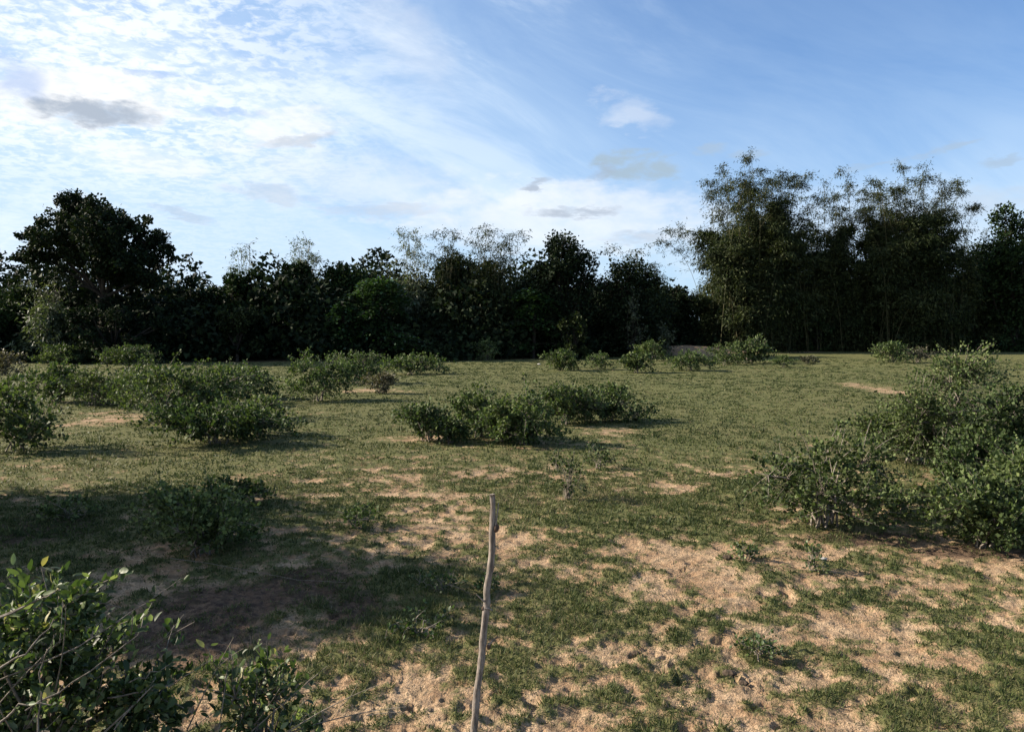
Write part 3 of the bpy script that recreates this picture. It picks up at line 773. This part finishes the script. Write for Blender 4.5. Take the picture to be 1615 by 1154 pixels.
# ---------------------------------------------------------------- trees
def tree(px, dist, w, top, bottom, label, mat='tree', n_clump=34, n_leaf=12000, leaf=.26, trunk_r=.22, skirt=0, ry=.8, shape=1.0, clump=.26, cat='tree', group='trees of the wood behind the pasture', name='tree', trunk_px=None, back=0.0, masses=None):
    N_SEED[0] += 1; rng = np.random.default_rng(N_SEED[0])
    dist += back; n_leaf = int(n_leaf * 1.25)
    rx = w / 2 / F_PX * dist; zt = at(px, top, dist)[2]; zb = at(px, bottom, dist)[2]
    cx = at(px, 520, dist)[0]; bx = cx if trunk_px is None else at(trunk_px, 520, dist)[0]; z0 = hz(bx, dist)
    t = thing(name, (bx, dist, z0), label, cat, group)
    zb -= z0; zt -= z0
    c0 = np.array([cx - bx, 0, (zt + zb) / 2]); rz = (zt - zb) / 2
    cl = []
    for i in range(n_clump):
        d = unit(rng.normal(0, 1, 3)); q = rng.uniform(.1, 1) ** .42
        rm = min(rx, rz * 1.2); e = d * q * np.array([rx - clump * rm * .8, rx * ry - clump * rm * .8, rz - clump * rm * .7])
        e[2] *= 1.0; r_ = clump * rm * rng.uniform(.6, 1.3)
        if shape != 1.0: e[0] *= 1 - (e[2] / rz) * (shape - 1)
        cl.append((c0 + e, r_))
    if masses:
        cl = []
        for (mx, my, mr) in masses:
            r_ = mr * .92 / F_PX * dist
            half = math.sqrt(max(.05, 1 - ((mx - px) / (w / 2 + 8)) ** 2)) * rx * .75
            for k in range(3):
                dy = (rng.uniform(-1, 1) if k else -rng.uniform(0, .5)) * half; q = at(mx, my, dist + dy)
                cl.append((np.array([q[0] - bx + rng.normal(0, .12) * r_, dy, q[2] - z0 + rng.normal(0, .12) * r_]), r_ * rng.uniform(.65, .95)))
        n_clump = len(cl)
    for i in range(skirt):
        a = rng.uniform(0, 6.28); q = math.sqrt(rng.uniform(.1, 1))
        cl.append((np.array([c0[0] + math.cos(a) * q * rx * .85, math.sin(a) * q * rx * ry * .85, rng.uniform(.1, 1) * max(zb, .6)]), clump * rx * rng.uniform(.8, 1.3)))
    # trunk and limbs
    fork = max(zb * .9, zt * .22)
    tp = bez((0, 0, -.2), (rng.normal(0, .15), 0, fork * .5), (c0[0] * .35, 0, fork), 8)
    v, f = tube_arrays([(tp, np.linspace(trunk_r * 1.25, trunk_r * .8, 8))], 9)
    mesh_np('trunk', v, f, M['bark_dark'], t, smooth=True)
    lines = []
    for i, (c, r_) in enumerate(cl[:n_clump]):
        if masses and i % 9: continue
        s = tp[-1 - (i % 3)]; mid = s * .45 + c * .55 + np.array([0, 0, .15 * rz * rng.normal()]) + rng.normal(0, .06, 3) * rx
        lines.append((bez(s, mid, c, 8), np.linspace(trunk_r * (.22 if masses else .45 if i < 9 else .2), .02, 8)))
        for k in range(3):
            d = unit(rng.normal(0, 1, 3)); lines.append((np.linspace(c - d * r_ * .2, c + d * r_ * 1.0, 4), np.linspace(.03, .01, 4)))
    tubes('branches', lines, M['bark_dark'], t, 5)
    vol = np.array([r_ ** 2 for _, r_ in cl]); vol /= vol.sum(); pick = rng.choice(len(cl), n_leaf, p=vol)
    cc = np.array([c for c, _ in cl])[pick]; rr = np.array([r_ for _, r_ in cl])[pick]
    # leaves gather in small sprays inside each clump
    ns = 26; spray = unit(rng.normal(0, 1, (len(cl), ns, 3))) * rng.uniform(.35, 1.18, (len(cl), ns, 1)); sp_i = rng.integers(0, ns, n_leaf)
    pos = cc + spray[pick, sp_i] * rr[:, None] * np.array([1, 1, .8]) + rng.normal(0, .17, (n_leaf, 3)) * rr[:, None]
    pos[:, 2] = np.maximum(pos[:, 2], .05)
    ax = unit(pos - cc) * .5 + rng.normal(0, .6, pos.shape) + np.array([0, 0, -.1])
    nz = rng.normal(0, .6, pos.shape) + np.array([0, 0, .7])
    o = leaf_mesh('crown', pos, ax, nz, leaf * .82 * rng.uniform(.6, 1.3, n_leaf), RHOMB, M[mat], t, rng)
    return t


tree(150, 40.5, 240, 304, 458, 'broad round-crowned dark tree standing highest at the left end of the wood', 'tree', 95, 26000, .20, .46, clump=.30, trunk_px=172,
     masses=[(120, 320, 20), (98, 318, 12), (142, 322, 12), (150, 338, 26), (110, 345, 26), (72, 352, 16), (48, 366, 12), (33, 372, 8), (62, 378, 20), (95, 375, 28), (140, 370, 34), (185, 350, 22), (180, 375, 30),
             (212, 358, 18), (233, 348, 8), (225, 385, 24), (250, 378, 16), (262, 395, 12), (270, 408, 7), (242, 408, 20), (205, 410, 26), (165, 405, 30), (120, 403, 22), (82, 402, 16), (50, 398, 16), (33, 406, 10), (58, 418, 9),
             (185, 432, 26), (215, 436, 22), (238, 444, 16), (160, 430, 16), (100, 424, 7), (84, 436, 9), (112, 452, 8)])
tree(40, 41, 120, 450, 560, 'low pale-leaved tree left of and below the broad-crowned tree', 'tree_green', 26, 9000, .2, .16, skirt=6)
tree(-50, 40, 130, 468, 565, 'low bushy tree cut by the left edge of view', 'tree_green', 22, 7000, .2, .16, skirt=5)
tree(178, 38.9, 190, 462, 566, 'dark thicket tree under the broad-crowned tree', 'tree', 44, 16000, .17, .2, skirt=14, clump=.2)
tree(300, 43, 84, 428, 560, 'small round dark tree right of the broad-crowned tree', 'tree', 22, 9000, .2, .16, skirt=8)
tree(378, 44, 110, 402, 560, 'rounded mid-height tree right of the small round dark one', 'tree_green', 26, 11000, .22, .18, skirt=8)
tree(470, 45, 110, 404, 560, 'leafy tree left of the flat-layered green tree', 'tree_green', 28, 11000, .22, .18, skirt=8)
tree(552, 46, 120, 400, 560, 'dome-shaped tree between the leafy tree and the first bamboo plumes', 'tree_green', 28, 12000, .22, .2, skirt=8)
tree(640, 48, 120, 432, 560, 'dark tree in the dip left of the wood centre', 'tree', 26, 11000, .24, .18, skirt=8)
tree(735, 49, 150, 398, 560, 'wide dark tree under the central bamboo plumes', 'tree', 32, 15000, .24, .22, skirt=10)
tree(887, 47, 124, 350, 560, 'tall dense dark tree in the centre, highest of the middle wood', 'tree', 60, 22000, .20, .24, skirt=10, clump=.34)
tree(820, 50, 110, 420, 560, 'dark tree filling the gap left of the tall dense one', 'tree_green', 24, 10000, .24, .2, skirt=8)
tree(990, 48.5, 140, 400, 560, 'dark olive rounded tree right of the tall dense dark one', 'tree', 56, 24000, .20, .2, skirt=14, clump=.34)
tree(1056, 55, 110, 440, 552, 'low tree sloping down to the gap before the tall bamboo', 'tree', 34, 14000, .24, .16, skirt=8)
tree(1600, 56, 140, 300, 540, 'tall dark leafy tree at the right edge of the wood', 'tree_green', 60, 26000, .24, .3, skirt=16, clump=.36)
tree(1760, 58, 190, 330, 540, 'big dark tree beyond the right edge of view', 'tree', 26, 9000, .34, .3, skirt=8)
# understorey in front
tree(372, 41.5, 80, 470, 545, 'low yellowish-green bush hanging before the dark wood at its left part', 'bamboo', 16, 4200, .17, .09, skirt=3, cat='bush', name='understorey_bush')
tree(905, 44.5, 56, 494, 545, 'small yellowish bush in front of the tall dense dark tree', 'bamboo', 12, 2200, .17, .07, skirt=3, cat='bush', name='understorey_bush')
tree(1290, 55, 60, 480, 548, 'small leafy bush in the dark hollow between the two bamboo masses', 'tree_green', 14, 2600, .2, .08, skirt=3, cat='bush', name='understorey_bush')


def layered_tree(px, dist, w, top, bottom, label, mat, n, seed):
    """flat fans of fine leaves, one above the other"""
    rng = np.random.default_rng(seed)
    cx = at(px, 520, dist)[0]; z0 = hz(cx, dist); zt = at(px, top, dist)[2] - z0; zb = at(px, bottom, dist)[2] - z0; rx = w / 2 / F_PX * dist
    t = thing('tree', (cx, dist, z0), label, 'tree', 'trees of the wood behind the pasture')
    tp = bez((0, 0, -.2), (.2, 0, zt * .4), (0, 0, zt * .85), 8); v, f = tube_arrays([(tp, np.linspace(.14, .05, 8))], 8)
    mesh_np('trunk', v, f, M['bark_dark'], t, smooth=True)
    lines = []; P = []; A = []
    for i in range(n):
        h = rng.uniform(zb, zt); q = (h - zb) / (zt - zb); ln = rx * (1 - .55 * q) * rng.uniform(.5, 1.05); a = rng.uniform(0, 6.28)
        if math.sin(a) > .3 and rng.random() < .6: a = -a
        d = np.array([math.cos(a), math.sin(a) * .7, 0]); s = np.array([0, 0, h * .92])
        pts = bez(s, s + d * ln * .5 + np.array([0, 0, .35]), s + d * ln + np.array([0, 0, -.25]), 8); lines.append((pts, np.linspace(.04, .01, 8)))
        k = 150; tt = rng.uniform(.25, 1, k); j = tt * 7; p = np.stack([np.interp(j, np.arange(8), pts[:, c]) for c in range(3)], 1)
        side = np.array([-d[1], d[0], 0]); off = rng.normal(0, .42, k)
        p = p + side * off[:, None] + np.array([0, 0, 1.0]) * (-.28 * np.abs(off) + rng.normal(0, .04, k))[:, None]
        P.append(p); A.append(side * np.sign(off)[:, None] + d * .4 + rng.normal(0, .25, (k, 3)))
    tubes('branches', lines, M['bark_dark'], t, 4)
    P = np.concatenate(P); A = np.concatenate(A); nz = rng.normal(0, .25, P.shape) + np.array([0, 0, 1])
    leaf_mesh('crown', P, A, nz, .17 * rng.uniform(.6, 1.3, len(P)), RHOMB, M[mat], t, rng)


M['layer'] = leaf_mat('layered_tree_leaves', [(0, (.025, .055, .022)), (.6, (.045, .095, .036)), (1, (.08, .14, .055))], .2, .45, .5, .4)
layered_tree(600, 43.5, 210, 432, 545, 'green tree with flat layered fans of leaves left of the wood centre', 'layer', 60, 301)
layered_tree(840, 46, 150, 448, 548, 'smaller tree with flat layered fans below the tall dense dark tree', 'layer', 36, 302)
layered_tree(540, 42.5, 90, 470, 555, 'low layered green tree before the dome-shaped tree', 'layer', 24, 303)


def sapling(px, dist, w, top, label, seed):
    rng = np.random.default_rng(seed); p = at(px, 520, dist); z0 = hz(p[0], dist); H = at(px, top, dist)[2] - z0; W = w / F_PX * dist
    t = thing('sapling', (p[0], dist, z0), label, 'sapling')
    lines, lp, la, nz, ls = shrub_geometry(rng, W, W * .8, H, 620, .12, thick=.5, stems=5, per=9, shoots=4)
    tubes('branches', lines, M['bark_dark'], t, 4); leaf_mesh('foliage', lp, la, nz, ls, RHOMB, M['pale_leaf'], t, rng)


M['pale_leaf'] = leaf_mat('pale_sapling_leaves', [(0, (.03, .04, .025)), (.6, (.06, .075, .05)), (1, (.16, .18, .13))], .25, .5, .3)
sapling(998, 46, 52, 455, 'slender pale-leaved sapling before the olive rounded tree', 311)
sapling(1050, 47, 26, 508, 'tiny pale sapling at the wood edge near the sand bank', 312)


# ---------------------------------------------------------------- bamboo
def bamboo(px, dist, w, top, dense_top, label, n_culm=60, n_plume=14, mat='bamboo', seed=1, leaf=.25, per=360, tips=None, base_w=.22, low=.04, culm_r=.035):
    rng = np.random.default_rng(seed)
    p = at(px, 520, dist); z0 = hz(p[0], dist); t = thing('bamboo_clump', (p[0], dist, z0), label, 'bamboo', 'bamboo clumps of the wood')
    hw = w / 2 / F_PX * dist; Ht = at(px, top, dist)[2] - z0; Hd = at(px, dense_top, dist)[2] - z0
    culms = []
    for i in range(n_culm):
        a = rng.uniform(0, 6.28); q = math.sqrt(rng.random())
        tx, ty = math.cos(a) * q * hw * .9, math.sin(a) * q * hw * .75
        tz = Hd * (1.0 - .26 * q ** 2.2) * rng.uniform(.62, 1.0)
        culms.append((tx, ty, tz, 0))
    for i in range(int(n_culm * .45) if base_w > .2 else 0):
        a = rng.uniform(0, 6.28); q = rng.uniform(.7, 1.08)
        culms.append((math.cos(a) * q * hw, math.sin(a) * q * hw * .8, Hd * rng.uniform(.18, .62), 0))
    for i in range(n_plume):
        a = rng.uniform(0, 6.28); q = math.sqrt(rng.random()); tx, ty = math.cos(a) * q * hw * 1.0, math.sin(a) * q * hw * .7
        culms.append((tx, ty, Hd * .9 + (Ht - Hd * .9) * rng.uniform(.05, 1.0) * (1 - .35 * q * q), 1))
    for (tpx, tpy) in (tips or []):
        e = at(tpx, tpy, dist); culms.append((e[0] - p[0], rng.normal(0, .5), e[2] - z0, 2))
    lines = []; P = []; A = []; S = []
    for (tx, ty, tz, kind) in culms:
        b = np.array([rng.normal(0, base_w) * hw * 1.2 + tx * .35, rng.normal(0, base_w) * hw + ty * .3, -.1])
        e = np.array([tx, ty, tz])
        ctrl = np.array([b[0] * .75 + e[0] * .25, b[1] * .75 + e[1] * .25, tz * (1.08 if kind < 2 else 1.25)])
        pts = bez(b, ctrl, e, 14); lines.append((pts, np.linspace(culm_r * (1 if kind == 0 else .6), .006, 14)))
        k = int(per * (1.25 if kind == 0 else .6)); nb = max(6, k // 12)
        lo = low if kind == 0 else (.42 if kind == 1 else .38)
        nodes = rng.uniform(0, 1, 6 if kind == 0 else 12); tt = np.clip(lo + (1 - lo) * (rng.choice(nodes, nb) + rng.normal(0, .025, nb)), lo, 1); j = tt * 13; c = np.stack([np.interp(j, np.arange(14), pts[:, q]) for q in range(3)], 1)
        ln = (.95 if kind == 0 else .85) * (1.2 - .85 * tt) * rng.uniform(.5, 1.3, nb)
        d = unit(rng.normal(0, 1, (nb, 3)) * np.array([1, 1, .5]) + np.array([0, 0, .15])); c2 = c + d * ln[:, None] * 1.5 + np.array([0, 0, -.15])
        if kind: 
            for q in range(nb): lines.append((np.stack([c[q], (c[q] + c2[q]) / 2 + [0, 0, .05], c2[q]]), [.008, .006, .004]))
        m = 12; u = rng.uniform(.1, 1.05, (nb, m, 1)); pp = c[:, None] * (1 - u) + c2[:, None] * u + rng.normal(0, .13 if kind == 0 else .09, (nb, m, 3))
        P.append(pp.reshape(-1, 3)); A.append((d[:, None] * .7 + rng.normal(0, .5, (nb, m, 3)) + np.array([0, 0, -.55])).reshape(-1, 3))
        S.append(np.full(nb * m, leaf * (.9 if kind == 0 else .62)) * rng.uniform(.6, 1.3, nb * m))
    tubes('culms', lines, M['culm'], t, 3)['kind'] = 'stuff'
    P = np.concatenate(P); A = np.concatenate(A); S = np.concatenate(S); P[:, 2] = np.maximum(P[:, 2], .1)
    nz = rng.normal(0, .7, P.shape) + np.array([0, 0, .5])
    T = (np.array([[.17, .12, 0], [-.17, .12, .03], [0, 1.05, -.10]]), np.array([[0, 1, 2]]))
    leaf_mesh('foliage', P, A, nz, S, T, M[mat], t, rng)
    return t


bamboo(1188, 55, 200, 262, 300, 'tall left bamboo clump with plumes rising highest above the wood', 100, 30, seed=401, per=760,
       tips=[(1175, 250), (1176, 262), (1110, 296), (1118, 310), (1135, 272), (1262, 288), (1272, 300), (1230, 280), (1205, 275), (1016, 388), (1030, 372), (1050, 366), (1072, 372), (1040, 400), (1084, 382)])
bamboo(1312, 56.5, 130, 285, 350, 'narrow dark bamboo clump between the two big ones', 60, 20, seed=402, per=640, tips=[(1322, 276), (1300, 296), (1345, 300)])
bamboo(1430, 55.5, 205, 280, 315, 'broad right bamboo clump with loose feathery top', 100, 34, seed=403, per=760,
       tips=[(1452, 272), (1470, 290), (1410, 276), (1378, 300), (1500, 302), (1525, 304), (1520, 330), (1362, 296), (1520, 348)])
bamboo(1530, 58, 80, 345, 395, 'low bamboo clump between the broad bamboo and the right-hand tree', 34, 8, seed=404, per=380)
bamboo(645, 47, 64, 366, 412, 'thin bamboo plume left of the central plumes', 16, 8, seed=405, per=260, mat='bamboo_pale', tips=[(628, 368), (650, 372), (640, 380), (660, 384)])
bamboo(706, 47, 60, 372, 404, 'arching bamboo plume between the thin plume and the centre', 18, 7, seed=406, per=280, tips=[(690, 372), (712, 374), (726, 382)])
bamboo(775, 47, 96, 364, 398, 'widest central bamboo plume above the wide dark tree', 30, 10, seed=407, per=300, tips=[(760, 362), (778, 368), (800, 378), (742, 374), (824, 372), (816, 380)])
bamboo(478, 46, 70, 386, 414, 'faint bamboo top above the leafy tree of the left wood', 14, 8, seed=408, per=240, mat='bamboo_pale', tips=[(460, 388), (484, 386), (494, 396)])
bamboo(386, 45, 50, 392, 418, 'small bamboo sprig above the rounded mid-height tree', 9, 6, seed=409, per=200, mat='bamboo_pale', tips=[(372, 396), (392, 392)])
bamboo(80, 39.5, 60, 412, 470, 'slender pale bamboo under the left limb of the broad-crowned tree', 16, 6, seed=410, per=240, mat='bamboo_pale')
bamboo(1015, 49, 84, 398, 430, 'olive bamboo top behind the olive rounded tree', 18, 8, seed=411, per=280, tips=[(955, 396), (1000, 400)])


def undergrowth():
    rng = np.random.default_rng(55); n = 120000
    px = rng.uniform(-260, 1900, n)
    e = np.interp(px, [q[0] for q in EDGE_PTS], [q[1] for q in EDGE_PTS])
    dpt = rng.random(n) ** .8 * 10 + .5 + 1.6 * (vnoise(px / 45, px * 0, 7) - .5)
    y = e + dpt; x = (px - CX) / F_PX * y
    hmax = np.clip(.12 + dpt / 2.6, 0, 1) * (.8 + 4.2 * vnoise(px / 60, y * .4, 8) + dpt * .25)
    z = rng.random(n) * hmax
    keep = (np.abs(px - 1085) > 38) | (dpt > 5); px, y, x, z, dpt = px[keep], y[keep], x[keep], z[keep], dpt[keep]; n = len(px)
    gap = np.exp(-((px - 1088) / 16) ** 2); z = z * (1 - .55 * gap)
    P = np.stack([x, y, z + .05], 1); A = rng.normal(0, 1, (n, 3)); nz = rng.normal(0, .7, (n, 3)) + np.array([0, 0, .5])
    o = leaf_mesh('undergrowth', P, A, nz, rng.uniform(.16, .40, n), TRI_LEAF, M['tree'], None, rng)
    tag(o, 'dark tangled undergrowth filling the foot of the wood', kind='stuff')
    # deeper ranks of the wood, a dark mass seen only through gaps
    n = 50000; px = rng.uniform(-400, 2100, n); e = np.interp(px, [q[0] for q in EDGE_PTS], [q[1] for q in EDGE_PTS]); y = e + rng.uniform(10, 26, n); x = (px - CX) / F_PX * y
    hm = np.interp(px, [0, 320, 420, 1050, 1110, 1200], [2.6, 3.2, 4.0, 3.6, 3.0, 6.2]) + 1.4 * vnoise(px / 50, px * 0, 9); hm = hm * (1 - .5 * np.exp(-((px - 1092) / 22) ** 2))
    P = np.stack([x, y, rng.random(n) ** .8 * hm], 1); A = rng.normal(0, 1, (n, 3)); nz = rng.normal(0, .7, (n, 3)) + np.array([0, 0, .5])
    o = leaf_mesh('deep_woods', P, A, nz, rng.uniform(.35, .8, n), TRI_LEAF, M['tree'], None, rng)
    tag(o, 'dark mass of the wood behind its first trees', kind='stuff')


undergrowth()

# small trees off to the left whose shade reaches the near pasture
def shade_tree(x, y, h0, h1, r, label, seed, n=15000, ryk=1.0):
    rng = np.random.default_rng(seed); z0 = hz(x, y); t = thing('tree', (x, y, z0), label, 'tree', 'young trees beside the pasture')
    tp = bez((0, 0, -.1), (.05, 0, h0 * .6), (0, 0, (h0 + h1) / 2), 8); v, f = tube_arrays([(tp, np.linspace(.07, .03, 8))], 8); mesh_np('trunk', v, f, M['bark'], t, smooth=True)
    lines = []; cl = []
    for i in range(20):
        d = unit(rng.normal(0, 1, 3)); c = np.array([d[0] * r * .75, d[1] * r * .75 * ryk, (h0 + h1) / 2 + d[2] * (h1 - h0) * .36]); cl.append(c)
        lines.append((bez(tp[4], (tp[5] + c) / 2, c, 6), np.linspace(.025, .008, 6)))
    tubes('branches', lines, M['bark'], t, 4)
    cl = np.array(cl)[rng.integers(0, 20, n)]; P = cl + rng.normal(0, .30, (n, 3)) * np.array([1, ryk, .8]); A = rng.normal(0, 1, (n, 3)); nz = rng.normal(0, .6, (n, 3)) + np.array([0, 0, .7])
    leaf_mesh('crown', P, A, nz, rng.uniform(.06, .11, n), RHOMB, M['tree_green'], t, rng)


shade_tree(-7.3, 7.1, 1.0, 3.2, 1.15, 'young leafy tree left of the view beside the shaded dark green shrub', 501)
shade_tree(-5.7, 5.35, 1.0, 3.1, 1.0, 'young leafy tree left of the view, nearer the corner shrub', 502, 13000, .75)


# ---------------------------------------------------------------- stones, clods, dry stem
def lump(name, px, py, size, mat, label, cat, seed, flat=.6, group=None):
    import bmesh
    p = on_ground(px, py); z = hz(p[0], p[1]); rng = np.random.default_rng(seed)
    bm = bmesh.new(); bmesh.ops.create_icosphere(bm, subdivisions=2, radius=1)
    ph = rng.uniform(0, 6, 6)
    for v in bm.verts:
        c = v.co; k = 1 + .22 * math.sin(3 * c.x + ph[0]) * math.sin(2.6 * c.y + ph[1]) + .14 * math.sin(6 * c.z + ph[2] + 4 * c.x) + rng.uniform(-.16, .16)
        v.co = Vector((c.x * k * size * 1.15, c.y * k * size * .9, c.z * k * size * flat))
    me = bpy.data.meshes.new(name); bm.to_mesh(me); bm.free(); me.materials.append(M[mat])
    me.polygons.foreach_set('use_smooth', [seed % 2 == 0] * len(me.polygons))
    o = bpy.data.objects.new(name, me); C.objects.link(o); o.location = (p[0], p[1], z + size * flat * .45); tag(o, label, cat, group)


lump('stone', 235, 662, .045, 'stone', 'white stone at the foot of the biggest left thicket shrub', 'stone', 2)
lump('stone', 850, 572, .07, 'stone', 'small white stone on the far grass before the central wood', 'stone', 4)
lump('stone', 1298, 884, .03, 'stone', 'flat pale stone on the sand before the wide open shrub', 'stone', 6, .35)
CG = 'dark clods lying on the sand'
for (px, py, s_, lab) in [(1147, 882, .030, 'dark clod of earth on the sand left of the upright weed'), (1150, 1068, .028, 'largest dark clod near the dense weed clump'),
                          (1173, 1078, .020, 'grey clod touching the largest dark one'),
                          (1003, 1034, .020, 'small dark clod right of the lower stake'), (1195, 935, .012, 'tiny dark clod in the widest bare sand')]:
    lump('earth_clod', px, py, s_, 'clod', lab, 'clod', 11, .7, CG)

st = [(268, 884, 5.5), (330, 892, 5.2), (400, 905, 5.0), (470, 916, 4.8), (545, 924, 4.7)]
pts = np.array([at(a, b, max(.1, on_ground(a, b + 6)[1])) for a, b, _ in st]); b0 = pts[0].copy(); b0[2] = hz(b0[0], b0[1])
pts[:, 2] = [hz(p[0], p[1]) + .03 for p in pts]
fine = np.concatenate([np.linspace(pts[i], pts[i + 1], 6)[:-1] for i in range(4)] + [pts[-1:]]) - b0
v, f = tube_arrays([(fine, np.linspace(.0022, .0014, len(fine)))], 5)
t = mesh_np('dry_stem', v, f, M['twig'], None, smooth=True); t.location = b0
tag(t, 'long thin pale dry stem lying across the shaded soil', 'stem')
